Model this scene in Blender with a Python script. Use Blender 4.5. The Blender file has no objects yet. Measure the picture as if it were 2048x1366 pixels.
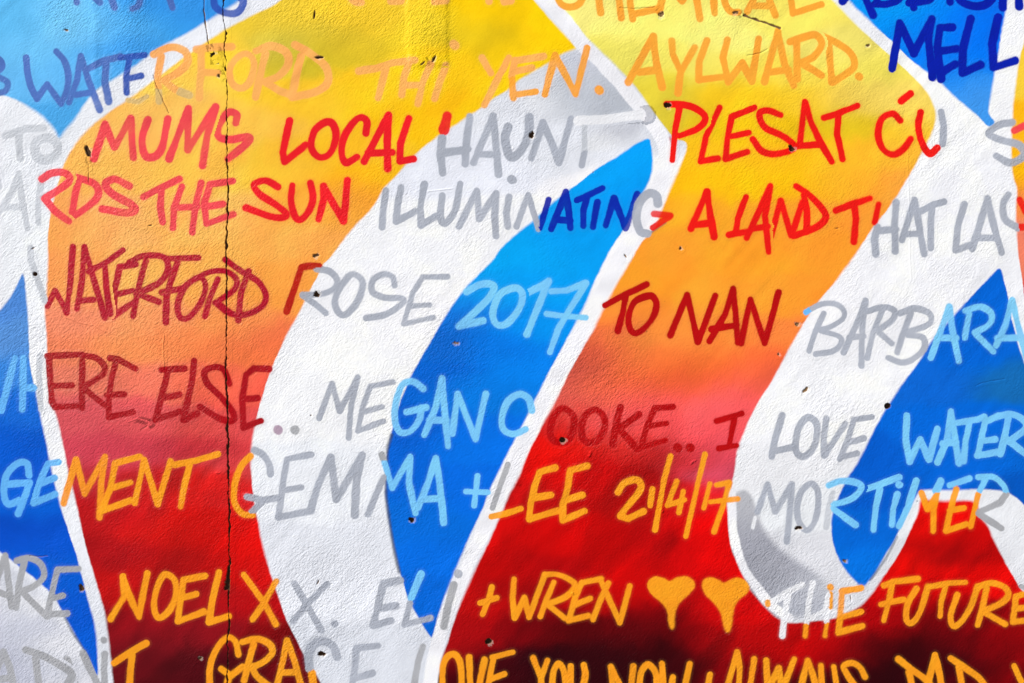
import bpy, math
import numpy as np
from mathutils import Vector

# ------------------------------------------------------------------ scale
S = 0.0015                 # metres of wall per traced unit
ZB = 0.75                  # height of the lowest traced row above the pavement
W0, H0 = 2048, 1366
def wx(px): return np.asarray(px, float) * S
def wz(py): return ZB + (H0 - np.asarray(py, float)) * S

scene = bpy.context.scene
# ------------------------------------------------------------------ camera
cam_d = bpy.data.cameras.new('camera'); cam = bpy.data.objects.new('camera', cam_d)
scene.collection.objects.link(cam); scene.camera = cam
cam_d.lens = 50; cam_d.sensor_width = 36; cam_d.clip_end = 500
cam.location = (W0 / 2 * S, -W0 * S * 50 / 36, float(wz(H0 / 2)))
cam.rotation_euler = (math.radians(90), 0, 0)
# ------------------------------------------------------------------ sky and sun
SUN = Vector((-0.66, -0.50, 0.60)).normalized()      # direction towards the sun
world = bpy.data.worlds.new('World'); scene.world = world; world.use_nodes = True
wn = world.node_tree.nodes; wl = world.node_tree.links
bgn = wn['Background']; sky = wn.new('ShaderNodeTexSky'); sky.sky_type = 'NISHITA'; sky.sun_disc = False
sky.sun_elevation = math.asin(SUN.z); sky.sun_rotation = math.atan2(SUN.x, SUN.y)
wl.new(sky.outputs[0], bgn.inputs[0]); bgn.inputs[1].default_value = 0.075
sd_ = bpy.data.lights.new('sun', 'SUN'); sd_.energy = 4.4; sd_.angle = math.radians(0.5); sd_.color = (1.0, 0.955, 0.89)
sun = bpy.data.objects.new('sun', sd_); scene.collection.objects.link(sun)
sun.rotation_euler = SUN.to_track_quat('Z', 'Y').to_euler()
scene.view_settings.view_transform = 'Standard'; scene.view_settings.look = 'None'
scene.view_settings.exposure = 0.09; scene.view_settings.gamma = 1; scene.view_settings.use_curve_mapping = False
scene.cycles.transparent_max_bounces = 16

# what white paint (albedo 0.80) turns into under that light, per channel, used to go
# from the colour a paint shows in full daylight back to the paint's own colour
K = np.array([1.0, 1.0, 1.0])
def paint(c):
    c = np.asarray(c, float) / 255.0
    lin = np.where(c <= 0.04045, c / 12.92, ((c + 0.055) / 1.055) ** 2.4)
    return np.clip(lin / K, 0.0008, 0.93)

# ------------------------------------------------------------------ noise
def vnoise(x, y, scale, seed):
    rng = np.random.RandomState(seed); N = 256
    g = rng.rand(N, N) * 2 - 1
    u = np.asarray(x, float) / scale + 1000; v = np.asarray(y, float) / scale + 1000
    iu = np.floor(u).astype(int); iv = np.floor(v).astype(int)
    fu = u - iu; fv = v - iv; fu = fu * fu * (3 - 2 * fu); fv = fv * fv * (3 - 2 * fv)
    a = g[iu % N, iv % N]; b = g[(iu + 1) % N, iv % N]; c = g[iu % N, (iv + 1) % N]; d = g[(iu + 1) % N, (iv + 1) % N]
    return a * (1 - fu) * (1 - fv) + b * fu * (1 - fv) + c * (1 - fu) * fv + d * fu * fv
def sstep(a, b, t):
    t = np.clip((t - a) / (b - a), 0, 1); return t * t * (3 - 2 * t)

def relief(x, y):          # metres towards the viewer: trowel waves of the render coat
    h = 0.0022 * vnoise(x, y, 210, 1) + 0.0011 * vnoise(x + 0.5 * y, y, 85, 2) + 0.0004 * vnoise(x + 0.7 * y, y - 0.7 * x, 33, 3)
    h = h + 0.0006 * vnoise(x + 0.9 * y, (y - 0.9 * x) * 0.14, 19, 7) * sstep(0.0, 0.6, vnoise(x, y, 150, 8))
    # a thicker trowelled patch at the top, and a shallow ridge through the blue
    e = 4 * vnoise(x, y, 14, 5)
    p = sstep(0, 13, x - 808 + e) * sstep(0, 10, 900 - x + e) * sstep(0, 14, 134 - y + 2 * e) * sstep(0, 40, y + 120)
    h = h + 0.0028 * p
    h = h + 0.0016 * np.exp(-((x - 188 - 0.03 * y - 4 * vnoise(y, 0 * y, 40, 6)) / 8.0) ** 2) * sstep(260, 120, y)
    return h
def coarse(x, y):          # how rough the coat is: 0 smooth .. 1 rough
    c = 0.28 + 0.20 * vnoise(x, y, 150, 11) + 0.16 * vnoise(x, y, 55, 12)
    def g(cx, cy, sx, sy, a): return a * np.exp(-((x - cx) / sx) ** 2 - ((y - cy) / sy) ** 2)
    c = c + g(250, 760, 340, 260, .42) + g(220, 60, 90, 90, .4) + g(1200, 790, 120, 110, .35) + g(630, 1180, 190, 180, .30)
    c = c + g(60, 720, 90, 120, .35) + g(855, 70, 50, 70, .95) + g(125, 25, 38, 50, .5) + g(268, 35, 26, 60, .6) + g(450, 700, 60, 300, .12) + g(1550, 1150, 110, 110, .30) + g(650, 30, 130, 30, .45)
    c = c + g(300, 440, 220, 120, .20) + g(1230, 930, 200, 90, .20) + g(1620, 1230, 70, 40, .3) + g(900, 700, 80, 100, .25)
    c = c - g(1350, 520, 190, 110, .25) - g(1000, 60, 120, 90, .25) - g(1200, 400, 120, 90, .25) - g(650, 280, 200, 120, .18)
    return np.clip(c, 0.10, 1.25)

# ------------------------------------------------------------------ traced outlines of the painted fields
def P(s): return np.array([[float(v) for v in p.split(',')] for p in s.split()])
A_LEFT = "500,33 451,58 423,77 370,112 307,161 251,202 205,233 164,269 138,307 123,340 102,420 95,484 96,535 92,599 88,625 94,680 95,721 102,798 115,837 123,875 136,939 151,1003 174,1106 190,1157 210,1221 218,1285 227,1366 238,1500 245,1700"
A_RIGHT = "740,1700 695,1500 643,1366 615,1325 600,1293 577,1252 546,1165 526,1098 513,1031 505,977 501,926 505,875 515,824 538,747 572,672 585,650 608,607 625,571 635,553 643,532 659,517 684,484 700,463 731,430 751,407 766,376 795,350 831,307 869,277 902,256 923,243 956,220 987,197 1020,177 1038,159 1097,126 1123,108 1154,97 1151,92 1102,41 1069,3 1040,-40 960,-160 820,-260 700,-200 640,-60 559,5"
C_LEFT = "1297,277 1272,287 1236,313 1205,331 1185,343 1159,366 1138,379 1108,402 1064,443 1026,474 1000,499 987,520 961,545 931,576 910,602 884,643 866,676 843,714 820,755 802,798 787,849 777,888 772,913 771,952 770,990 774,1016 777,1042 787,1093 800,1144 813,1190 831,1226 843,1247 862,1277"
C_RIGHT = "866,1272 879,1221 900,1165 920,1118 941,1067 966,1016 977,985 1002,934 1018,901 1033,875 1069,803 1103,734 1138,671 1164,622 1190,561 1215,509 1236,476 1261,438 1287,386 1300,356 1307,333 1303,297 1300,280"
B_LEFT = "850,1700 855,1500 870,1366 877,1344 884,1313 895,1285 905,1252 920,1208 941,1160 961,1118 982,1075 1002,1029 1018,990 1041,947 1059,901 1085,849 1113,798 1143,737 1175,679 1190,655 1205,620 1226,581 1246,548 1272,504 1284,481 1308,462 1331,402 1346,363 1362,331 1364,325 1372,304 1374,283 1349,279 1331,254 1308,226 1282,185 1251,151 1213,113 1179,82 1136,33 1108,0 1070,-60 1060,-180"
B_RIGHT = "1560,-200 1610,-70 1663,0 1698,35 1730,67 1757,91 1781,112 1808,136 1840,166 1859,193 1869,214 1872,235 1867,262 1845,302 1829,333 1800,381 1778,416 1741,461 1709,512 1671,563 1634,606 1607,646 1590,677 1567,718 1540,769 1520,797 1500,836 1492,855 1474,901 1469,942 1462,972 1456,1016 1456,1049 1461,1093 1474,1124 1492,1165 1502,1182 1527,1212 1555,1238 1583,1247 1620,1243 1671,1238 1719,1214 1741,1193 1770,1150 1794,1115 1816,1072 1837,1024 1840,1002 1846,999 1880,1002 1953,999 1960,1032 1976,1053 1995,1096 2016,1134 2035,1166 2060,1205 2130,1290 2300,1380 2430,1400 2430,1700"
D_OUT = "2001,531 1982,552 1955,579 1928,608 1907,632 1867,675 1829,737 1802,769 1784,798 1754,847 1733,892 1709,935 1695,954 1674,999 1663,1029 1663,1070 1671,1104 1685,1131 1703,1155 1726,1179 1749,1150 1770,1112 1794,1072 1818,1021 1834,986 1848,978 1901,981 1966,978 2010,982 2032,994 2060,1022 2150,1090 2250,1130 2200,980 2110,880 2060,760 2040,700 2024,640 2016,590 2008,557"
TL_OUT = "497,-14 470,8 420,38 379,64 343,82 300,108 282,123 243,151 200,174 174,200 151,238 131,261 117,281 110,259 95,243 77,226 51,210 23,195 0,188 -60,176 -250,172 -430,190 -430,-300 560,-300 560,-90"
TR_OUT = "1698,3 1725,29 1760,62 1784,83 1808,107 1850,142 1880,163 1917,201 1955,230 1978,256 1993,246 1976,227 1982,193 1987,161 1995,115 2003,67 2011,27 2014,0 2030,-90 2050,-300 1590,-300 1640,-90"
L_OUT = "47,540 51,586 56,637 57,685 59,734 74,793 87,862 95,900 103,939 115,990 122,1020 138,1067 159,1131 174,1195 190,1247 195,1298 197,1361 180,1320 159,1285 128,1229 110,1193 77,1162 23,1121 0,1106 -60,1050 -200,960 -260,860 -180,760 -60,690 0,620 23,591 38,561"
G_OUT = "2060,40 2046,88 2035,139 2030,174 2026,222 2024,262 2023,321 2027,359 2035,378 2031,418 2034,480 2038,517 2045,565 2052,620 2075,720 2130,820 2230,900 2430,960 2430,-300 2120,-300 2080,-100"
GREY1 = "1110,110 1140,95 1195,115 1240,170 1285,215 1250,236 1205,238 1150,240 1090,240 1050,215 1035,180 1075,150"
GREY2 = "1188,262 1230,250 1281,241 1287,252 1262,277 1225,298 1175,305 1165,280"
GREY3 = "1455,990 1500,975 1520,1045 1545,1085 1590,1120 1640,1150 1668,1190 1672,1222 1640,1232 1590,1236 1540,1240 1500,1200 1474,1160 1458,1105 1450,1050"
GREY4 = "-430,1000 0,1120 75,1170 125,1240 165,1310 205,1385 215,1700 -430,1700"

def chaikin(p, n=2):
    for _ in range(n):
        q = np.roll(p, -1, 0); p = np.stack([.78 * p + .22 * q, .22 * p + .78 * q], 1).reshape(-1, 2)
    return p
def poly_sd(px, py, poly):
    out = np.full(px.shape, 1e9); inside = np.zeros(px.shape, bool)
    q = np.roll(poly, -1, 0)
    for (ax, ay), (bx, by) in zip(poly, q):
        dx, dy = bx - ax, by - ay; L = dx * dx + dy * dy + 1e-9
        t = np.clip(((px - ax) * dx + (py - ay) * dy) / L, 0, 1)
        np.minimum(out, (px - ax - t * dx) ** 2 + (py - ay - t * dy) ** 2, out=out)
        c = ((ay > py) != (by > py)) & (px < (bx - ax) * (py - ay) / (by - ay + 1e-12) + ax)
        inside ^= c
    return np.where(inside, 1, -1) * np.sqrt(out)

def samples(s):
    r = []
    for t in s.split():
        a, b = t.split(':'); x, y = a.split(','); c = [int(v) for v in b.split(',')]
        r.append((float(x), float(y), *c))
    return np.array(r)
COL_A = samples("""560,40:232,198,52 650,80:222,192,48 720,30:246,204,44 560,95:206,190,70 620,120:214,192,44 700,100:228,195,40 850,60:240,208,40 1000,30:248,202,4 980,75:222,188,22 1080,80:250,202,4
900,130:255,204,20 1050,120:244,202,12 330,150:255,204,80 450,110:255,206,52 300,220:255,195,90 230,260:255,190,90 500,250:255,205,75 600,200:255,210,45 750,180:255,206,28 850,230:255,202,14 700,300:255,200,35
560,330:255,205,55 400,330:255,200,75 250,340:255,195,85 150,340:255,185,85 750,360:255,196,20 730,395:250,170,50 650,420:255,182,60 400,430:255,190,90 200,440:255,185,100 120,450:255,175,85 600,480:255,180,80
400,560:255,180,80 250,560:255,182,88 120,560:255,165,85 560,560:255,172,70 600,590:250,165,65 120,640:245,150,105 300,640:252,160,95 480,640:252,158,80 560,670:235,112,70 120,700:240,130,90 250,695:248,145,85
400,690:246,132,75 510,700:240,115,65 130,760:235,125,100 280,760:240,120,95 420,760:246,110,80 500,780:246,95,75 150,830:222,86,94 280,840:226,86,90 420,850:218,76,70 490,850:222,76,80 160,900:206,66,84
280,905:202,60,75 430,900:198,45,55 490,920:202,65,65 180,960:182,40,50 300,975:190,25,25 430,980:202,20,15 480,990:218,35,40 200,1030:192,20,25 330,1060:198,18,14 440,1050:210,14,10 490,1080:218,12,8
230,1100:158,14,20 350,1130:170,14,15 500,1130:208,12,10 220,1180:192,14,15 350,1190:152,18,22 250,1250:148,14,24 430,1250:128,14,24 520,1220:186,10,15 545,1280:126,5,10 300,1290:118,14,24
350,1325:78,9,18 430,1335:70,5,14 560,1340:84,5,14 600,1330:140,5,15 300,1380:84,9,17 240,1340:110,12,22 450,1600:30,0,8 600,-100:235,200,40 900,-100:250,205,20""")
COL_B = samples("""1180,30:245,235,130 1300,40:250,238,115 1430,60:245,238,125 1600,30:245,228,100 1700,100:240,225,110 1250,120:235,225,100 1400,130:240,226,100 1550,150:240,215,80 1750,130:235,220,90 1330,180:225,205,60
1450,180:245,206,30 1500,195:245,206,26 1600,205:238,204,46 1700,200:238,212,85 1800,190:242,222,100 1850,220:245,220,90 1330,240:225,205,60 1450,250:235,200,15 1560,260:232,194,18 1700,250:226,194,32 1830,260:235,195,45
1400,300:250,200,25 1550,310:255,196,24 1750,310:250,190,40 1820,310:250,185,55 1400,370:255,196,14 1550,370:255,200,14 1700,370:255,180,35 1790,370:255,165,60 1350,420:255,176,35 1450,435:255,170,40 1600,440:255,170,45
1730,440:255,160,50 1330,500:255,165,45 1500,520:255,168,40 1650,500:255,165,45 1260,560:255,165,40 1450,590:255,165,45 1600,600:255,160,45 1230,620:250,150,50 1400,645:248,150,55 1190,660:214,95,60 1300,680:245,140,60
1450,685:250,135,55 1570,670:245,130,60 1170,710:205,80,60 1260,715:245,120,60 1400,720:245,110,50 1500,730:245,105,55 1140,750:196,80,70 1230,760:245,105,60 1380,765:236,95,50 1500,765:240,95,72 1120,790:215,90,80
1220,790:245,100,80 1350,800:250,90,85 1450,810:255,90,95 1500,820:250,95,95 1085,850:188,14,15 1130,825:225,70,60 1200,850:245,90,90 1300,850:232,78,78 1400,860:250,85,90 1470,880:240,85,95 1100,890:236,14,5
1200,890:212,42,35 1300,905:180,26,26 1400,915:196,42,46 1450,915:220,75,95 1080,930:222,10,5 1180,950:206,9,10 1250,950:164,9,10 1440,950:205,75,100 1040,980:196,14,14 1200,1000:180,9,9 1300,1000:170,11,10 1430,1000:226,24,30
1000,1060:216,9,9 1060,1080:190,5,5 1150,1060:200,5,5 1230,1100:190,5,5 1320,1080:163,5,8 1430,1060:236,5,5 1000,1140:195,5,5 950,1200:205,9,9 1100,1130:168,5,9 1250,1150:206,5,5 1350,1120:190,5,8 1450,1120:236,5,5
1040,1190:148,5,9 1160,1190:174,8,8 1260,1190:196,5,5 1450,1220:206,5,9 1400,1200:190,5,8 1310,1230:108,0,8 930,1260:190,9,14 1100,1260:92,0,8 1000,1265:118,2,9 1250,1260:82,0,8 1380,1260:108,0,8 1480,1240:218,5,5
1050,1320:42,0,12 1200,1310:44,0,8 1350,1310:54,0,8 1450,1290:165,5,8 930,1300:148,8,12 1000,1340:58,0,9 1550,1275:175,5,8 1600,1295:188,5,5 1520,1340:122,2,9 1700,1255:190,5,8 1700,1305:130,0,8 1750,1240:165,0,8
1780,1290:58,0,8 1780,1340:42,0,9 1760,1190:216,5,5 1830,1130:222,9,5 1850,1060:226,9,5 1900,1010:226,9,5 1900,1100:138,5,8 1950,1080:200,5,5 1960,1160:216,5,5 1870,1180:190,5,5 2000,1160:226,8,5 1850,1230:118,0,8
1950,1240:130,3,9 1920,1270:82,0,8 2040,1260:160,5,9 2000,1300:130,0,9 1900,1330:66,0,9 2040,1340:118,0,8 1650,1370:60,0,8 1300,1500:30,0,8 1900,1500:40,0,8 2300,1500:60,0,8 1300,-150:250,238,120""")
COL_C = samples("""1280,310:0,152,255 1200,380:0,156,255 1250,400:0,142,250 1050,520:0,160,255 1150,500:0,150,250 960,585:10,150,250 1080,570:0,152,255 930,625:16,112,232 1000,690:0,112,236 1100,650:0,140,250 880,680:10,95,215
1080,740:0,122,246 860,760:0,92,218 950,780:0,114,234 830,850:0,88,218 960,880:0,106,240 800,950:0,93,224 950,980:0,100,236 850,1050:0,100,226 900,1100:0,102,236 850,1200:0,96,226""")
COL_D = samples("""1990,580:0,95,225 1950,700:0,93,222 1850,760:10,95,220 1950,850:0,97,228 1750,950:0,84,212 1900,940:0,95,226 1720,1080:0,94,220 1760,1120:0,106,232 2048,760:20,100,190 2048,900:0,95,220 2048,1000:0,80,200""")
COL_TL = samples("""0,50:92,184,240 60,100:104,190,245 150,60:116,198,250 120,150:100,186,245 250,60:88,180,245 330,50:54,155,232 400,20:48,145,230 200,150:78,170,240 120,235:72,164,230 30,160:100,185,245 280,100:58,155,235 -200,0:80,175,240""")
COL_TR = samples("""1760,30:0,150,255 1850,60:0,130,250 1950,60:0,112,242 1900,150:20,130,242 1970,185:62,150,240 1960,235:62,150,236 1930,110:0,118,245""")
COL_L = samples("""30,590:75,135,215 30,680:86,146,220 40,740:50,130,220 50,820:18,104,214 60,880:0,74,194 80,930:8,85,206 80,1000:0,95,216 60,1060:0,58,178 110,1080:0,70,196 130,1150:0,90,210 170,1220:0,85,206 185,1290:0,92,216 0,900:0,74,194""")
COL_G = samples("""2040,150:245,205,60 2040,250:255,180,20 2040,350:255,186,12 2045,395:242,140,70 2045,500:238,128,100 2060,600:225,80,70 2100,750:190,20,20 2300,900:80,0,10 2200,0:245,230,110""")
COL_W = samples("""900,450:236,238,244 620,800:236,238,243 620,1130:216,220,230 680,1290:212,217,228 560,960:228,232,240 730,1200:224,228,238 1640,850:236,238,244 1900,400:235,237,244 50,300:226,230,238 50,450:230,234,241 1300,400:240,240,246
1040,820:240,240,246 1200,600:238,238,244 100,850:236,238,246 1850,250:238,240,246 900,330:224,228,240 1100,270:222,226,236 1160,240:208,212,222 1600,1120:214,216,224 1650,1000:226,230,236 1560,950:228,230,236""")
COL_G1 = samples("""1180,180:184,190,202 1230,215:178,184,196 1150,130:190,195,210 1130,210:196,202,213 1060,190:232,235,242 1040,215:236,238,244 1090,150:214,218,226""")
COL_G2 = samples("1270,250:186,190,202 1240,262:200,203,214 1200,285:222,225,232 1180,290:232,235,240")
COL_G3 = samples("""1490,1090:168,170,183 1500,1010:190,192,200 1495,1040:180,182,192 1530,1140:163,165,177 1560,1180:168,171,184 1590,1215:184,188,200 1640,1215:188,192,207 1620,1170:192,195,206 1580,1125:178,180,192 1535,1080:170,172,184 1660,1190:215,218,226""")
COL_G4 = samples("20,1170:206,210,222 60,1250:196,200,216 20,1330:186,190,208 120,1320:204,208,220 150,1290:226,228,236 100,1210:228,230,236 190,1366:212,214,224 -200,1300:180,186,200")

for s_ in (COL_C, COL_D): s_[:, 3] = np.minimum(255, s_[:, 3] + 6); s_[:, 4] -= 9
COL_G3[:, 2:5] -= 9
for s_ in (COL_A, COL_B): s_[:, 3] -= np.where((s_[:, 1] > 150) & (s_[:, 1] < 660) & (s_[:, 2] > 230), 8, 0)
COL_L[:, 3] += np.where(COL_L[:, 3] < 80, 14, 0); COL_L[:, 4] += np.where(COL_L[:, 4] < 200, 12, 0)
COL_W[:, 2:5] = np.minimum(COL_W[:, 2:5] + 5, 250)

def idw(sm, x, y, sx=72.0, sy=29.0):
    x = x + 16 * vnoise(x, y, 60, 21) + 7 * vnoise(x, y, 19, 23); y = y + 11 * vnoise(x, y, 70, 22) + 5 * vnoise(x, y, 17, 24)
    num = np.zeros((len(x), 3)); den = np.zeros(len(x))
    for r in sm:
        d = ((x - r[0]) / sx) ** 2 + ((y - r[1]) / sy) ** 2
        w = np.exp(-d) + 0.002 / (1 + d * d)
        num += w[:, None] * r[2:5]; den += w
    c = num / den[:, None]
    if sm is COL_B or sm is COL_A:      # diagonal sweeps of the can in the dark reds
        c = c * (1 + 0.10 * sstep(860, 960, y) * vnoise((x + 0.8 * y) * 1.0, (y - 0.8 * x) * 0.16, 24, 27) + 0.05 * vnoise(x + 0.8 * y, (y - 0.8 * x) * 0.3, 50, 28))[:, None]
    c = c * (1 + 0.018 * vnoise(x, y, 45, 25) + 0.012 * vnoise(x, y, 9, 26))[:, None]
    return np.clip(c, 0, 255)

def edge_noise(x, y): return 0.65 * vnoise(x, y, 30, 31) + 0.6 * vnoise(x, y, 8, 32)

class Layer:
    """one painted shape: its signed distance, colour, edge softness, faint overspray and cover"""
    def __init__(s, name, label, poly, colour, off, soft=2.2, halo=0.0, cover=1.0, cell=4.0):
        s.name, s.label, s.poly, s.colour, s.off, s.soft, s.halo, s.cover, s.cell = name, label, chaikin(P(poly)), colour, off, soft, halo, cover, cell
        s.bb = (s.poly[:, 0].min(), s.poly[:, 1].min(), s.poly[:, 0].max(), s.poly[:, 1].max())
    def sd(s, x, y): return poly_sd(x, y, s.poly) + edge_noise(x, y)
    def col(s, x, y): return idw(s.colour, x, y)
    def softness(s, x, y): return s.soft * (1.2 + 0.85 * vnoise(x, y, 90, 33))

FIELDS = [
    Layer('white_band', 'broad white band sweeping down the middle of the wall',
          "1330,285 1290,250 1255,215 1160,100 1120,95 1000,170 900,235 780,330 690,440 590,590 520,760 480,930 490,1060 530,1220 620,1366 700,1700 840,1700 872,1366 880,1300 868,1265 830,1150 800,1000 810,860 880,700 980,540 1120,420 1280,320", COL_W, 0.00004),
    Layer('white_band', 'white band sweeping down to the tip above the word FUTURE',
          "1975,262 1900,190 1850,190 1890,240 1840,330 1640,560 1500,800 1440,950 1445,1060 1480,1190 1570,1250 1680,1250 1740,1190 1700,1120 1690,1000 1800,800 1900,660 2010,560 2060,700 2045,560 2040,400 2020,300", COL_W, 0.00004),
    Layer('grey_shading', 'grey sprayed corner below the word YEN', GREY1, COL_G1, 0.00007, 16.0),
    Layer('grey_shading', 'faint grey sprayed corner behind the last letter of HAUNT', GREY2, COL_G2, 0.00007, 9.0),
    Layer('grey_shading', 'grey sprayed shading in the curl above the word THE', GREY3, COL_G3, 0.00007, 11.0),
    Layer('grey_shading', 'lavender grey shading under the word CARE', GREY4, COL_G4, 0.00007, 8.0),
    Layer('background_fill', 'pale blue background above the word WATERFORD', TL_OUT, COL_TL, 0.00010, 3.0),
    Layer('background_fill', 'bright blue background behind the word MELL', TR_OUT, COL_TR, 0.00010, 2.4),
    Layer('letter_fill', 'arched letter shading from yellow through orange to dark red', A_LEFT + ' ' + A_RIGHT, COL_A, 0.00010, 2.2),
    Layer('letter_fill', 'tall letter shading from lemon yellow to near black red', B_LEFT + ' ' + B_RIGHT, COL_B, 0.00010, 2.4),
    Layer('letter_fill', 'edge of a further yellow and red letter', G_OUT, COL_G, 0.00010, 2.2),
    Layer('letter_shade', 'bright blue blade inside the arched letter', C_LEFT + ' ' + C_RIGHT, COL_C, 0.00010, 1.8),
    Layer('letter_shade', 'deep blue blade under the words WATER and MORTIMER', D_OUT, COL_D, 0.00010, 2.0),
    Layer('letter_shade', 'blue wedge beside the word WHERE', L_OUT, COL_L, 0.00010, 2.0),
]

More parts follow.
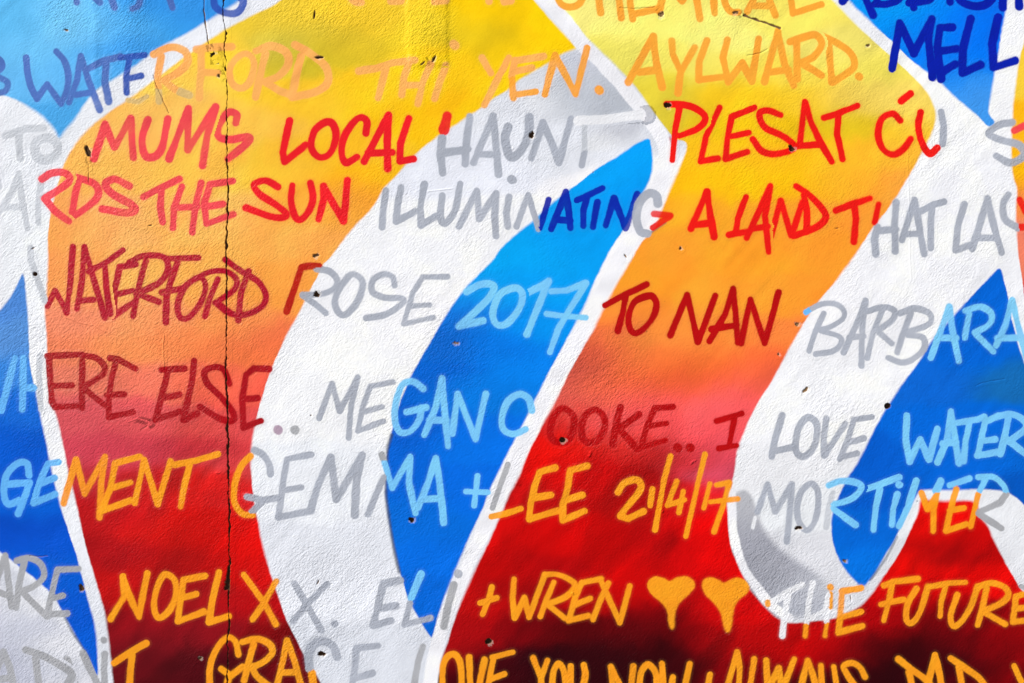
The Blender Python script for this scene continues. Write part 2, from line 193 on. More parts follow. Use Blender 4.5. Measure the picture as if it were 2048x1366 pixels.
# ------------------------------------------------------------------ lettering, stroke by stroke
VIEW = {}
for r_, y_ in zip('ABCD', (0, 330, 670, 1016)):
    for c_, (x_, k_) in zip('1234', ((0, 3.902), (500, 3.902), (1000, 3.902), (1500, 3.737))): VIEW[r_ + c_] = (x_, y_, k_)
INK = dict(W=(238, 239, 246), q=(215, 182, 118), n=(74, 108, 186), b=(40, 80, 176), N=(0, 28, 168), p=(255, 174, 92), o=(255, 163, 52), r=(236, 62, 78), R=(234, 24, 34), T=(236, 22, 14), c=(178, 14, 42),
           k=(180, 2, 6), e=(168, 10, 22), g=(166, 172, 186), f=(198, 203, 212), h=(164, 166, 172), l=(122, 200, 252), m=(100, 180, 245), O=(255, 158, 28), Q=(246, 150, 34), w=(232, 234, 240), v=(168, 140, 164), d=(60, 74, 96))
WORDS = [
 ('A1', 25, 'n', 'blue words cut off along the top edge', ["590,-60 600,20", "690,-60 780,20", "860,-40 895,60", "~1110,-60 1080,40 1035,70", "1310,-60 1345,60", "@30 b:~1850,-200 1740,-180 1690,-110 1780,-60 1890,-10 1885,60 1830,105 1740,95 1680,50 1665,-10"]),
 ('A2', 28, 'p', 'peach letters cut off along the top edge', ["~810,-120 790,-30 820,15 870,20", "1100,-120 1100,10 1180,5", "1440,-120 1440,15 1530,5", "1862,-120 1865,10", "1950,-120 1985,15 2040,5"]),
 ('A3', 27, 'o', 'orange word CHEMICAL', ["~620,-160 520,-150 450,-60 470,25 540,57 610,35 650,-20", "765,-160 770,-20 785,100; 920,-160 930,0 948,140; 770,-40 930,-50", "1010,-160 1015,20 1035,150; 1040,110 1230,70; 1020,-40 1180,-60", "1245,90 1290,-130 1420,10 1510,-140 1560,145", "1660,-140 1675,105", "~1850,-140 1760,-90 1755,20 1800,90 1860,95", "1930,90 2050,-140 2150,120; 1960,45 2090,45", "2260,-150 2270,-20 2285,105 2510,35"]),
 ('A4', 31, 'N', 'dark blue word cut off above MELL', ["690,10 800,-150 920,115; 720,-40 860,-40", "~930,30 1040,25 1120,-30 1000,-150; 940,-140 950,20", "~1190,20 1300,10 1360,-30 1260,-150; 1190,-140 1225,55", "1490,-130 1497,15", "~1790,-130 1620,-120 1560,-30 1600,20 1680,45 1760,35 1810,-10", "1885,-120 1890,55; 1800,-110 1980,-140", "2005,-130 2012,50"]),
 ('A4', 32, 'N', 'dark blue word MELL across blue and white', ["1065,510 1120,170 1225,400 1360,140 1335,300 1365,575", "1515,205 1420,205 1400,350 1430,590; 1400,385 1545,365; 1425,545 1535,480", "1650,140 1590,370 1588,545 1725,485", "1855,130 1810,330 1822,505 1980,455"]),
 ('A3', 28, 'o', 'orange word AYLWARD with a full stop', ["1000,640 1195,285 1220,480 1265,680; 1090,562 1235,545", "1340,320 1348,420 1408,550; 1520,370 1410,560 1390,725", "1615,315 1555,480 1550,625 1730,600", "1775,310 1740,450 1780,640 1890,490 1965,640 2019,303",
   "2064,637 2168,240 2220,500 2294,668; 2085,565 2250,545", "~2263,325 2390,285 2470,275 2512,345 2450,440 2350,490; 2315,325 2320,620; 2350,490 2510,585", "~2460,255 2620,330 2740,420 2765,520 2680,590 2600,640; 2565,315 2575,470 2590,640", "@33 2800,597 2805,600"]),
 ('A1', 26, 'n', 'end of a blue word at the picture edge', ["~-60,440 0,465 20,520 -40,580; ~-40,590 55,640 45,705 -20,730"]),
 ('A1', 27, 'n', 'word WATERFORD running from blue into faint peach', ["~205,450 215,560 240,670 290,770; 290,770 370,660 480,810; ~480,810 525,700 535,590 505,480 440,400", "540,800 605,620 630,440 700,650 780,860; 590,742 695,725", "695,535 800,480 940,440; 830,500 820,640 850,795",
   "@24 b:940,450 1130,430; b:1010,470 985,600 990,725; b:1000,615 1105,592; @20 q:1000,782 1080,795 1150,752", "@30 p:~1200,425 1330,368 1440,400 1465,480 1400,560 1280,630; p:1260,440 1230,600 1240,690; q:1238,700 1240,790; p:1280,630 1370,700; q:1400,715 1480,745",
   "@30 p:1570,400 1570,560 1555,760; p:1530,385 1700,365 1810,365; p:1590,565 1700,570", "@28 p:~1880,430 1800,520 1805,640 1880,690 1950,640 1985,510 1950,430 1880,430", "@30 p:~1995,400 2110,360 2230,405 2250,500 2180,590 2070,640; p:2070,420 2030,600 1995,760; p:2070,640 2180,710 2280,745", "@30 p:~2300,350 2410,410 2540,520 2560,640 2470,715 2280,760; p:2350,440 2310,600 2280,750"]),
 ('A2', 28, 'p', 'faint peach word THI', ["850,555 980,535 1110,490 1290,470; 1060,530 1030,650 1000,765", "1240,490 1200,610 1185,740; 1410,500 1350,640 1310,810; 1190,665 1345,665", "1530,510 1480,640 1440,770; @34 1588,345 1598,355"]),
 ('A3', 27, 'p', 'word YEN in peach and orange with a full stop', ["-141,450 -71,570; 69,450 -21,620 -121,820", "115,470 90,600; o:92,600 105,765; 120,475 340,440; 110,560 250,530; o:100,742 280,715", "o:350,735 430,430 590,735 680,375", "@36 o:773,703 777,706"]),
 ('A1', 30, 'f', 'pale grey word TO', ["40,1060 200,1005 340,1000; 150,1030 150,1150 160,1240", "@36 ~350,1075 275,1130 290,1225 370,1250 450,1185 430,1100 350,1075"]),
 ('A1', 30, 'r', 'coral red word MUMS crossing the crack', ["735,1240 820,965 895,1150 1020,925 1040,1230", "~1155,935 1110,1080 1130,1210 1200,1225 1265,1150 1310,930", "1320,1240 1470,850 1465,1170 1685,835 1620,1050 1580,1290", "~1840,960 1850,895 1780,880 1705,990 1710,1070 1800,1090 1930,1070 1935,1110 1780,1240"]),
 ('A2', 30, 'R', 'red word LOCAL', ["310,945 255,1190 270,1265 435,1130", "~590,955 500,1030 480,1150 540,1225 620,1200 672,1080 650,975 590,955", "~905,1040 910,945 840,925 740,1060 715,1190 750,1270 835,1225", "890,1260 1080,900 1070,1100 1075,1315; 920,1195 1110,1190", "1240,925 1175,1120 1170,1260 1275,1240"]),
 ('A2', 31, 'g', 'grey word HAUNT starting in red', ["@43 R:1540,910 1515,1010; @31 1500,1080 1485,1200 1505,1350; 1715,910 1690,1100 1680,1280; 1500,1195 1700,1165", "1745,1270 1900,905 1920,1150 1940,1360; 1780,1205 1930,1205", "@36 ~2015,990 1990,1080 2020,1210 2070,1220 2140,1140 2175,1020 2180,915", "@29 2195,1235 2285,960 2350,1100 2411,1270 2505,930", "@25 f:2612,990 2610,1170; @25 g:2612,1180 2590,1290; @38 w:2560,945 2800,928 3030,896"]),
 ('A3', 26, 'T', 'red word PLESAT', ["~1300,812 1450,820 1560,865 1605,930 1540,1005 1400,1060; 1400,840 1370,1000 1345,1250", "1715,840 1610,1060 1565,1260 1700,1235", "1985,840 1810,910 1775,1080 1760,1240 1930,1185; 1800,1065 1940,1035",
   "@27 ~2192,898 2088,861 2025,890 2067,992 2213,1065 2297,1150 2161,1201 2046,1181 1973,1086", "@27 2338,1138 2380,794 2422,940 2495,1097 2589,1263; 2328,1138 2485,1128", "@27 2527,919 2631,888 2788,825; 2642,898 2631,1044 2673,1243"]),
 ('A4', 26, 'T', 'red word CU with an accent, last stroke grey', ["~1125,900 1065,850 985,890 958,1000 990,1110 1070,1155 1150,1110 1200,1040; 1130,755 1200,700", "~1275,840 1258,950 1290,1080 1345,1150 1400,1105; g:1430,835 1450,950 1440,1075"]),
 ('A4', 29, 'g', 'grey letter S at the picture edge', ["~1960,915 1860,935 1785,1000 1890,1050 2010,1085 2050,1160 1950,1215 1840,1165; @26 r:1975,975 2080,925"]),
 ('B1', 26, 'f', 'pale grey letters before the word TOWARDS', ["-30,400 100,200 145,60 170,250 215,490; 30,335 170,325", "320,150 300,300 300,450", "-30,60 -5,170"]),
 ('B1', 30, 'r', 'coral red end of the word TOWARDS', ["~330,110 400,65 500,60 548,110 480,180 350,262; 350,262 430,360 540,440", "~600,100 740,150 765,240 680,330 540,425; 620,110 590,230 560,400", "~1010,165 900,112 825,150 880,225 1020,305 1055,350 980,375 800,345"]),
 ('B1', 27, 'r', 'coral red word THE reaching the crack', ["1120,250 1240,185 1400,110; 1260,200 1250,330 1270,445", "1420,170 1360,330 1350,490; 1570,140 1530,300 1500,525; 1360,335 1540,325", "1820,125 1640,150 1595,300 1610,460 1820,385; 1620,325 1740,305"]),
 ('B2', 29, 'R', 'red word SUN', ["~220,170 120,122 30,155 80,230 230,330 285,395 180,408 -30,335", "~330,160 320,280 350,400 400,425 465,350 490,250 470,140", "575,165 575,270 535,425; 575,170 730,440 745,290 760,120"]),
 ('B2', 27, 'g', 'word ILLUMINATING in grey, dark blue and red', ["1060,200 1040,340 1030,485", "1178,175 1150,330 1142,440 1290,360", "1360,150 1330,330 1335,470 1450,400", "~1500,240 1485,400 1525,455 1600,350 1640,145", "1630,480 1770,205 1790,420 1920,220 1910,400 1920,555", "2021,250 2001,370 2011,480", "@36 2041,112 2046,115",
   "@25 2081,480 2171,230 2251,500; N:2261,495 2331,270", "@27 N:2350,500 2466,210 2481,300 2501,490; N:2381,425 2501,435", "@27 N:2551,275 2651,230 2751,180; N:2631,250 2601,350 2601,475", "@27 N:2711,290 2691,400 2676,485", "@27 N:2776,470 2841,260 2931,495 3021,230", "@34 ~3181,300 3171,240 3111,225 3036,300 3016,420 3046,520 3101,535; @26 T:3151,382 3281,395; T:3271,405 3141,490"]),
 ('B3', 29, 'T', 'red letter A standing alone', ["1490,495 1615,210 1640,400 1670,560; 1500,470 1650,450"]),
 ('B3', 27, 'T', 'red word LAND', ["1920,250 1855,420 1840,530; 1785,545 1940,520", "@26 1925,570 2108,165 2068,400 2095,680; 1960,500 2090,480", "@26 2115,555 2190,280 2270,550; 2275,550 2360,290", "@27 ~2310,165 2420,240 2530,365 2530,435 2440,500 2290,555; 2370,235 2395,360 2390,510"]),
 ('B4', 26, 'T', 'word THAT turning from red to grey', ["640,340 770,290 895,250; 780,310 790,400 775,575", "@24 960,295 930,430; @27 g:950,465 930,560 940,665; g:1090,280 1080,450 1085,645; g:950,495 1090,480", "g:1135,560 1230,260 1260,430 1300,665; g:1160,515 1270,515", "g:1275,345 1360,300 1450,275; g:1360,310 1350,450 1350,620"]),
 ('B4', 27, 'g', 'grey letters LAU with a red end', ["1600,295 1550,470 1535,640 1640,600", "1660,630 1775,250 1820,450 1880,655; 1690,545 1840,545", "~1930,220 1890,300 1910,410 2000,470; @26 T:2015,260 2060,350; T:2015,465 2080,465"]),
 ('B1', 26, 'c', 'crimson word WATERFORD crossing the crack', ["f:240,650 240,740 290,880 350,1060; 370,1105 430,980 520,1150 550,900 570,640", "600,1120 640,900 660,640 720,850 820,1190; 620,1062 730,1052", "690,830 830,760 960,665; 820,790 830,950 860,1160", "1060,775 935,795 900,960 880,1185 1060,1060; 900,1012 1040,980",
   "~1010,760 1120,710 1280,720 1310,820 1240,920 1060,1010; 1140,750 1080,960 1040,1180; 1080,1010 1240,1068", "1300,730 1550,725; 1390,750 1330,920 1300,1040 1295,1230; 1265,995 1430,962", "~1560,880 1450,945 1390,1080 1405,1185 1480,1185 1575,1060 1605,940 1560,880", "~1530,885 1640,835 1760,830 1845,890 1830,970 1700,1065; 1700,890 1640,1040 1600,1180; 1690,1070 1790,1150",
   "~1760,740 1900,840 2025,920 2075,1030 2030,1115 1900,1170 1780,1150 1680,1075; 1940,830 1880,1000 1860,1210"]),
 ('B2', 27, 'g', 'word ROSE, its first letter half red', ["k:~540,790 470,788 400,800; k:400,800 350,950 285,1145; @25 g:~520,812 620,830 680,900 650,970 540,1010 410,1012; g:410,1018 500,1080 590,1155", "~780,862 690,980 662,1080 700,1160 760,1158 840,1060 880,930 840,865 780,862", "@25 ~1130,940 1110,872 1040,852 960,900 955,990 1050,1035 1180,1040 1190,1080 1060,1165 905,1195", "@23 1540,872 1350,872 1270,1000 1200,1240 1430,1190; 1250,1102 1400,1092"]),
 ('B3', 27, 'l', 'light blue number 2017', ["~-261,990 -151,932 -51,942 -81,1030 -201,1150 -321,1260; -321,1260 -131,1215", "~120,960 0,1010 -55,1150 -30,1240 50,1240 150,1120 175,1010 120,960", "210,1000 320,945 380,905 320,1050 210,1320", "@25 400,985 520,980 670,920; 675,920 540,1130 450,1290 390,1460; @23 365,1162 520,1180 670,1192"]),
 ('B3', 26, 'k', 'dark red word TO', ["820,1095 980,1010 1145,930; 980,1030 960,1150 920,1295", "~1150,1022 1050,1070 1005,1180 1020,1290 1080,1308 1180,1210 1222,1100 1200,1032 1150,1022"]),
 ('B3', 27, 'k', 'dark red word NAN', ["1330,1330 1460,1015 1545,1380 1680,1020", "1635,1375 1760,1160 1820,965 1840,1180 1855,1385; 1650,1282 1850,1250", "1880,1390 1955,1050 2065,1390 2175,995"]),
 ('B4', 24, 'g', 'word BARBARA turning from grey to light blue', ["@22 m:420,1100 450,1080; ~450,1080 540,1038 640,1040 700,1090 690,1150 600,1210 520,1232; 550,1110 490,1240 440,1390; ~530,1240 660,1280 680,1330 620,1390 490,1412", "700,1400 790,1200 862,1015 840,1200 830,1500; 740,1290 850,1280", "~880,1092 1000,1062 1080,1092 1060,1160 950,1240; 990,1080 920,1250 875,1440; 950,1240 1060,1335",
   "~1120,1110 1230,1072 1340,1110 1345,1180 1240,1230 1150,1250; 1200,1110 1140,1270 1100,1400; ~1180,1270 1290,1290 1300,1370 1220,1450 1130,1475 1030,1440", "l:1350,1440 1430,1220 1490,1060 1510,1220 1560,1465; l:1400,1292 1540,1292", "l:~1610,1090 1720,1060 1805,1110 1790,1190 1680,1252; l:1640,1110 1605,1290; l:1690,1265 1820,1395", "l:1840,1350 1910,1200 1960,1010 2000,1180 2070,1450; l:1850,1295 2048,1290"]),
 ('C1', 26, 'm', 'letters WH in light blue and grey', ["-60,420 10,590 115,180", "180,180 180,400 175,580; 180,412 265,412; @22 f:312,160 305,300 312,420 320,580"]),
 ('C1', 25, 'e', 'crimson letters ERE', ["370,165 640,152; 382,170 390,330 405,520 430,562 640,552; 400,398 560,392", "~640,158 750,180 818,250 790,320 640,412; 645,200 640,350 642,570; 660,420 820,550", "860,182 920,190 1060,262; 900,230 870,340 850,480 850,640 1040,602; 830,470 970,462"]),
 ('C1', 26, 'e', 'crimson word ELSE across the crack', ["1260,272 1440,262; 1310,280 1270,440 1215,660 1400,600; 1270,492 1400,465", "1515,200 1500,350 1430,665 1540,612", "~1790,380 1745,270 1660,252 1595,290 1620,380 1720,480 1810,590 1820,665 1720,655 1560,560", "2100,265 1980,262 1920,310 1890,500 1900,725 2035,670; 1890,502 2010,492"]),
 ('C2', 37, 'h', 'two grey dots', ["v:219,738 222,741", "349,738 352,741"]),
 ('C2', 23, 'g', 'word MEGAN turning from grey to light blue', ["540,650 640,380 700,595 840,330 790,550 770,800", "1115,368 940,400 880,560 840,750 1040,672; 880,602 1030,560", "@27 l:~1350,418 1270,365 1190,390 1140,520 1130,660 1170,755 1250,750 1320,660 1335,570; l:1220,602 1375,565", "@26 l:1360,780 1450,560 1500,340 1520,600 1545,870; l:1400,665 1530,665", "@26 l:1580,770 1620,460 1760,810 1840,460"]),
 ('C3', 28, 'l', 'light blue letter O of the word COOKE', ["~250,590 225,500 150,462 60,520 15,640 30,740 110,772 200,735"]),
 ('C3', 28, 'k', 'dark red letters OOKE with two dots', ["~490,572 420,640 390,760 430,830 520,830 572,740 570,630 490,572", "~740,582 660,640 635,750 670,830 750,830 812,740 810,640 740,582", "940,565 900,720 880,850; 1085,622 930,730 1070,890", "@24 1350,560 1210,572 1150,700 1100,880 1290,822; 1150,712 1300,690", "@34 1384,880 1387,882", "@34 1484,880 1487,882"]),
 ('C3', 24, 'k', 'dark red letter I with serifs', ["1690,672 1885,612; 1830,650 1790,860; 1710,885 1848,862"]),
 ('C4', 25, 'g', 'grey word LOVE', ["240,600 190,770 160,910; 178,868 325,835", "~430,618 370,680 340,790 350,880 400,908 470,850 502,740 490,650 430,618", "570,625 550,780 555,900 640,770 710,665", "@22 910,612 775,632 730,780 670,930; 740,802 850,772; 690,912 800,885"]),
 ('C4', 25, 'l', 'light blue word WATER', ["1170,600 1163,780 1190,945 1270,780 1335,930 1400,700", "1400,950 1470,790 1500,570 1530,760 1560,960; 1440,812 1540,800", "1550,655 1700,632 1750,612; 1640,655 1610,800 1595,940", "1860,605 1755,650 1730,770 1700,900 1870,872; 1730,792 1830,780", "~1860,605 1960,592 2050,640 2060,700 1960,778; 1930,620 1900,770 1870,890; 1920,780 2070,895"]),
 ('C1', 26, 'm', 'light blue letters GE', ["~225,1095 210,1005 140,1000 50,1090 28,1220 60,1320 150,1290; 60,1165 230,1152 190,1270 140,1395", "455,992 375,1002 330,1100 290,1200 262,1312 430,1242; 310,1162 425,1115"]),
 ('C1', 25, 'O', 'orange letters MENT', ["Q:495,1315 595,970 660,1240 820,950 790,1150 775,1425", "@24 1090,950 900,1000 860,1200 790,1375 1020,1290; 860,1195 1020,1150", "@24 1050,1310 1125,975 1230,1320 1330,985", "@25 1365,1012 1530,980 1700,930; 1480,1012 1440,1160 1410,1340"]),
 ('C2', 27, 'g', 'word GEMMA in orange, grey and light blue', ["@26 O:~5,945 -70,1025 -120,1170 -120,1310 -60,1395 20,1405; @28 ~35,900 100,935 150,1010 160,1085; -25,1262 100,1290 220,1272; 95,1300 10,1385", "@26 480,932 290,968 262,1120 242,1290 218,1425 480,1372; 262,1212 400,1190", "@31 470,1370 540,1150 630,955 672,1285 875,940 830,1150 817,1410", "@27 920,1400 1000,1210 1045,1110; h:1030,935 1045,980; l:1045,985 1110,1190 1250,950 1240,1150 1290,1390", "@27 l:1310,1350 1390,1150 1450,962 1480,1150 1512,1465; l:1340,1285 1490,1275"]),
 ('C2', 24, 'l', 'light blue plus sign', ["1775,1100 1750,1330; 1685,1222 1855,1228"]),
 ('C3', 24, 'O', 'orange word LEE, its first stroke grey', ["@22 h:62,1010 0,1180 -58,1350; @24 -65,1418 50,1392 165,1355", "@26 430,1035 310,1070 270,1180 240,1310 228,1435 450,1372; 270,1272 400,1248", "@26 680,1022 550,1055 530,1180 490,1330 488,1450 660,1372; 510,1290 640,1250"]),
 ('C3', 26, 'O', 'orange date 21/4/17', ["~920,1225 970,1155 1060,1130 1100,1170 1080,1230 1000,1330 940,1410; 940,1412 1000,1430 1120,1375", "@22 1190,1202 1172,1330", "@22 1330,945 1280,1130 1210,1520", "@22 1380,1142 1305,1330 1440,1285; 1430,1222 1395,1385", "@20 1600,930 1550,1130 1450,1570", "@20 1638,1162 1590,1350", "@21 1690,1172 1790,1152 1740,1330 1670,1535; 1640,1302 1855,1278"]),
 ('C4', 24, 'g', 'word MORTIMER in grey, light blue and orange', ["55,1320 130,1115 190,1320 312,1115 300,1300 275,1545; @14 w:38,1365 20,1440", "~450,1112 380,1180 352,1300 370,1405 430,1460 490,1380 512,1240 500,1150 450,1112", "f:620,1180 590,1300 570,1435; l:~590,1125 680,1092 790,1102 835,1140 780,1210 690,1250 600,1268; l:610,1290 790,1420", "l:870,1152 1000,1105 1115,1062; l:970,1152 940,1280 922,1455", "l:1100,1190 1070,1300 1060,1420; @26 l:1112,1118 1114,1120",
   "@25 l:1112,1430 1180,1280 1240,1090; @22 O:1280,1180 1325,1300; @28 l:1425,1090 1390,1160; @22 O:1395,1185 1370,1300 1368,1465; O:1325,1300 1385,1210", "@22 l:1490,1122 1640,1072; O:1540,1150 1500,1290 1462,1465 1615,1412; O:1490,1312 1600,1292", "@22 l:~1705,1062 1820,1062 1890,1120 1915,1175; l:1760,1080 1715,1165; O:1705,1190 1670,1340 1650,1430; @25 h:1915,1190 1870,1250 1700,1330 1880,1445"]),
 ('D1', 25, 'h', 'grey end of the word CARE', ["40,370 65,560 92,770; -60,640 90,690; -60,700 30,390", "~130,412 230,390 320,440 342,530 280,600 160,655; 190,420 150,600 128,780; 180,660 310,790", "615,475 450,482 420,600 372,830 525,822; 420,705 490,682; 310,790 370,845"]),
 ('D1', 26, 'O', 'orange word NOEL', ["865,865 970,690 960,535; 965,560 1025,720 1085,850 1150,510", "~1280,522 1220,640 1202,780 1240,858 1320,800 1372,680 1360,560 1280,522", "1600,530 1430,562 1412,700 1388,885 1590,810; 1420,702 1530,672", "1710,500 1660,700 1630,892 1785,845"]),
 ('D2', 24, 'O', 'orange letter X against the white band', ["-50,520 110,740 200,905; 205,570 110,740 20,870"]),
 ('D2', 26, 'g', 'grey letter X with a dot', ["345,592 440,750 555,955; 600,595 440,760 335,882", "@30 659,903 662,905"]),
 ('D2', 28, 'g', 'grey name ELI with one light blue stroke', ["@30 1175,565 1040,592 1010,720 960,915 1100,880; 1010,785 1140,762", "@30 l:1335,515 1258,700; @26 g:1250,740 1205,912 1410,858", "@30 h:1590,600 1550,750 1513,925; @34 1624,510 1627,513"]),
 ('D2', 22, 'O', 'orange plus sign on the red letter', ["1888,615 1860,720 1815,830; 1795,742 1925,702"]),
 ('D3', 22, 'O', 'orange name WREN', ["110,555 98,700 115,858 190,700 228,850 350,520", "~350,520 450,520 560,570 580,620 500,700 350,755; 420,580 360,720 315,850; 385,765 505,860", "790,552 640,582 590,690 535,880 690,842; 570,762 705,705", "725,870 790,700 845,585; 790,575 935,895 1012,610"]),
 ('D4', 22, 'O', 'word THE in white and orange', ["@24 w:180,700 280,630 390,575; w:285,650 260,800 242,955; @20 O:132,705 134,722", "@22 w:470,560 440,700 422,860; O:420,870 412,955; @20 w:430,835 560,772 640,772", "@22 w:590,650 570,740 572,850; @16 O:604,640 604,745; @24 O:600,592 602,594; @18 O:575,860 560,955", "@28 830,600 690,625; @24 690,625 680,750 660,930 840,882; 690,812 830,775"]),
 ('D4', 21, 'O', 'orange word FUTURE', ["1255,530 1065,552; 1000,580 1065,555 1040,690 1000,840; 980,722 1150,685", "@24 ~1245,605 1180,720 1170,830 1210,858 1270,780 1330,590", "1335,590 1480,562 1610,555; 1462,590 1430,700 1422,810", "@24 ~1550,650 1502,800 1520,885 1580,850 1650,740 1702,590", "@23 ~1702,590 1800,562 1900,590 1932,650 1880,710 1750,772; 1770,600 1740,740 1702,875; 1755,782 1908,868", "@23 2060,640 1990,662 1980,740 1965,852 2070,840; 1980,755 2060,745", "@20 h:2025,585 2060,600"]),
 ('D1', 29, 'h', 'letters ADMIT, all grey but the orange T', ["30,1120 80,1250 110,1420; 0,1335 90,1325; 30,1120 -40,1300", "~205,1105 330,1150 460,1220 560,1300 500,1420; 280,1170 310,1420", "525,1185 560,1300 600,1420; 650,1130 700,1250 790,1420", "820,1140 812,1250 820,1420; @26 811,1030 813,1032", "@28 O:890,1210 1010,1130 1140,1055; O:1030,1150 1020,1270 1010,1420"]),
 ('D1', 24, 'O', 'name GRACE turning from orange to grey', ["~1860,1145 1835,1040 1770,1012 1690,1100 1640,1240 1635,1420; 1725,1255 1800,1310 1890,1240; 1790,1300 1760,1420", "~1890,1045 2000,1022 2100,1060 2125,1130 2060,1200 1960,1245; 1980,1060 1940,1200 1905,1350; ~1970,1250 2010,1320 2130,1410", "2160,1400 2240,1035 2300,1200 2360,1420; 2190,1285 2310,1280", "@34 g:~2630,1160 2600,1080 2530,1042 2460,1060 2410,1140 2415,1250; @30 O:2435,1290 2450,1420", "@28 g:2950,1075 2780,1095 2770,1250 2740,1420; g:2770,1330 2905,1290"]),
 ('D2', 26, 'O', 'word LOVE, grey first letter and orange rest', ["h:1350,1080 1310,1200 1275,1420", "~1500,1430 1510,1215 1580,1140 1640,1210 1655,1430", "1710,1165 1720,1420; 1830,1185 1780,1420", "@22 1890,1165 2050,1125; 1900,1175 1850,1420; 1880,1335 1985,1295"]),
 ('D3', 24, 'O', 'orange word YOU cut off at the bottom', ["260,1170 320,1325; 370,1190 320,1325 322,1430", "~405,1430 415,1290 455,1215 500,1280 515,1430", "~552,1235 545,1430; ~655,1225 665,1300 640,1430"]),
 ('D3', 24, 'O', 'orange word NOW cut off at the bottom', ["865,1240 880,1430; 865,1240 960,1430; 1040,1235 1020,1430", "~1085,1430 1100,1290 1155,1222 1215,1290 1225,1430", "1265,1215 1275,1430; 1350,1320 1330,1430; 1480,1215 1435,1430", "1640,1300 1615,1430"]),
 ('D3', 24, 'O', 'orange word ALWAYS cut off at the bottom', ["1765,1430 1850,1125 1872,1250 1862,1430", "1985,1180 1945,1430", "2078,1190 2090,1430 2176,1250 2200,1430 2297,1180", "2340,1430 2400,1190 2445,1310 2475,1430", "2505,1230 2515,1430; 2605,1240 2630,1430", "~2848,1315 2805,1240 2745,1210 2680,1235 2715,1310 2790,1420"]),
 ('D4', 24, 'O', 'orange word DAD cut off at the bottom', ["~1110,1130 1200,1200 1330,1300 1390,1420; 1190,1230 1230,1420", "1300,1420 1385,1100 1420,1250 1445,1420", "~1500,1125 1600,1190 1730,1290 1800,1420; 1560,1190 1600,1420"]),
 ('D4', 22, 'O', 'orange letter cut off in the bottom corner', ["1975,1180 2020,1280 2060,1350"]),
]

def catmull(p, n=7):
    if len(p) < 3: return p
    closed = np.hypot(*(p[0] - p[-1])) < 1.0
    q = np.vstack([p[-2], p, p[1]]) if closed else np.vstack([2 * p[0] - p[1], p, 2 * p[-1] - p[-2]])
    out = []
    for i in range(1, len(q) - 2):
        for t in np.linspace(0, 1, n, endpoint=False):
            a, b, c, d = q[i - 1], q[i], q[i + 1], q[i + 2]
            out.append(0.5 * (2 * b + (c - a) * t + (2 * a - 5 * b + 4 * c - d) * t * t + (3 * b - a - 3 * c + d) * t ** 3))
    out.append(q[-2]); return np.array(out)

class Glyph:
    cell = 2.0; halo = 0.16
    def __init__(s, view, r, ink, text, off):
        ox, oy, k = VIEW[view]; s.segs = []; s.off = off; s.cover = 0.97; s.ink = ink; s.halo = 0.14 if ink in 'TRkcre' else 0.05
        for st in text.split(';'):
            st = st.strip()
            c = ink
            if st.startswith('@'):
                a, st = st.split(' ', 1); r = float(a[1:])
            if len(st) > 1 and st[1] == ':': c = st[0]; st = st[2:]
            sm = st.startswith('~'); st = st.lstrip('~')
            if len(st) > 1 and st[1] == ':': c = st[0]; st = st[2:]; sm = st.startswith('~'); st = st.lstrip('~')
            p = P(st); p = np.stack([ox + p[:, 0] / k, oy + p[:, 1] / k], 1)
            if sm: p = catmull(p)
            rad = r / k
            for i in range(len(p) - 1): s.segs.append((p[i], p[i + 1], rad, c))
        a = np.array([q for g in s.segs for q in g[:2]]); m = max(g[2] for g in s.segs) + 8
        s.bb = (a[:, 0].min() - m, a[:, 1].min() - m, a[:, 0].max() + m, a[:, 1].max() + m)
    def _eval(s, x, y):
        best = np.full(x.shape, -1e9); who = np.zeros(x.shape, int)
        wob = 1 + 0.12 * vnoise(x, y, 34, 41) + 0.05 * vnoise(x, y, 11, 42)
        for i, (a, b, r, c) in enumerate(s.segs):
            dx, dy = b - a; L = dx * dx + dy * dy + 1e-9
            t = np.clip(((x - a[0]) * dx + (y - a[1]) * dy) / L, 0, 1)
            v = r * wob - np.hypot(x - a[0] - t * dx, y - a[1] - t * dy)
            m = v > best; best = np.where(m, v, best); who = np.where(m, i, who)
        return best, who
    def sd(s, x, y):
        b, s._who = s._eval(x, y); return b + 0.8 * edge_noise(x, y) * 0.7
    def col(s, x, y):
        _, w = s._eval(x, y)
        pal = np.array([INK[g[3]] for g in s.segs], float)
        c = pal[w]; return np.clip(c * (1 + 0.035 * vnoise(x, y, 30, 43))[:, None], 0, 255)
    def softness(s, x, y): return 1.6 * (1 + 0.45 * vnoise(x, y, 60, 44))

HEARTS = [('D3', "1145,605 1160,555 1210,530 1280,545 1325,575 1380,540 1450,530 1510,560 1525,610 1490,660 1420,720 1375,780 1360,860 1362,930 1340,955 1312,895 1308,800 1260,740 1180,680"),
          ('D3', "1570,605 1590,555 1650,535 1710,560 1745,590 1790,560 1860,540 1930,570 1957,622 1930,668 1860,712 1832,765 1818,850 1802,955 1775,978 1750,940 1728,830 1680,750 1600,680")]

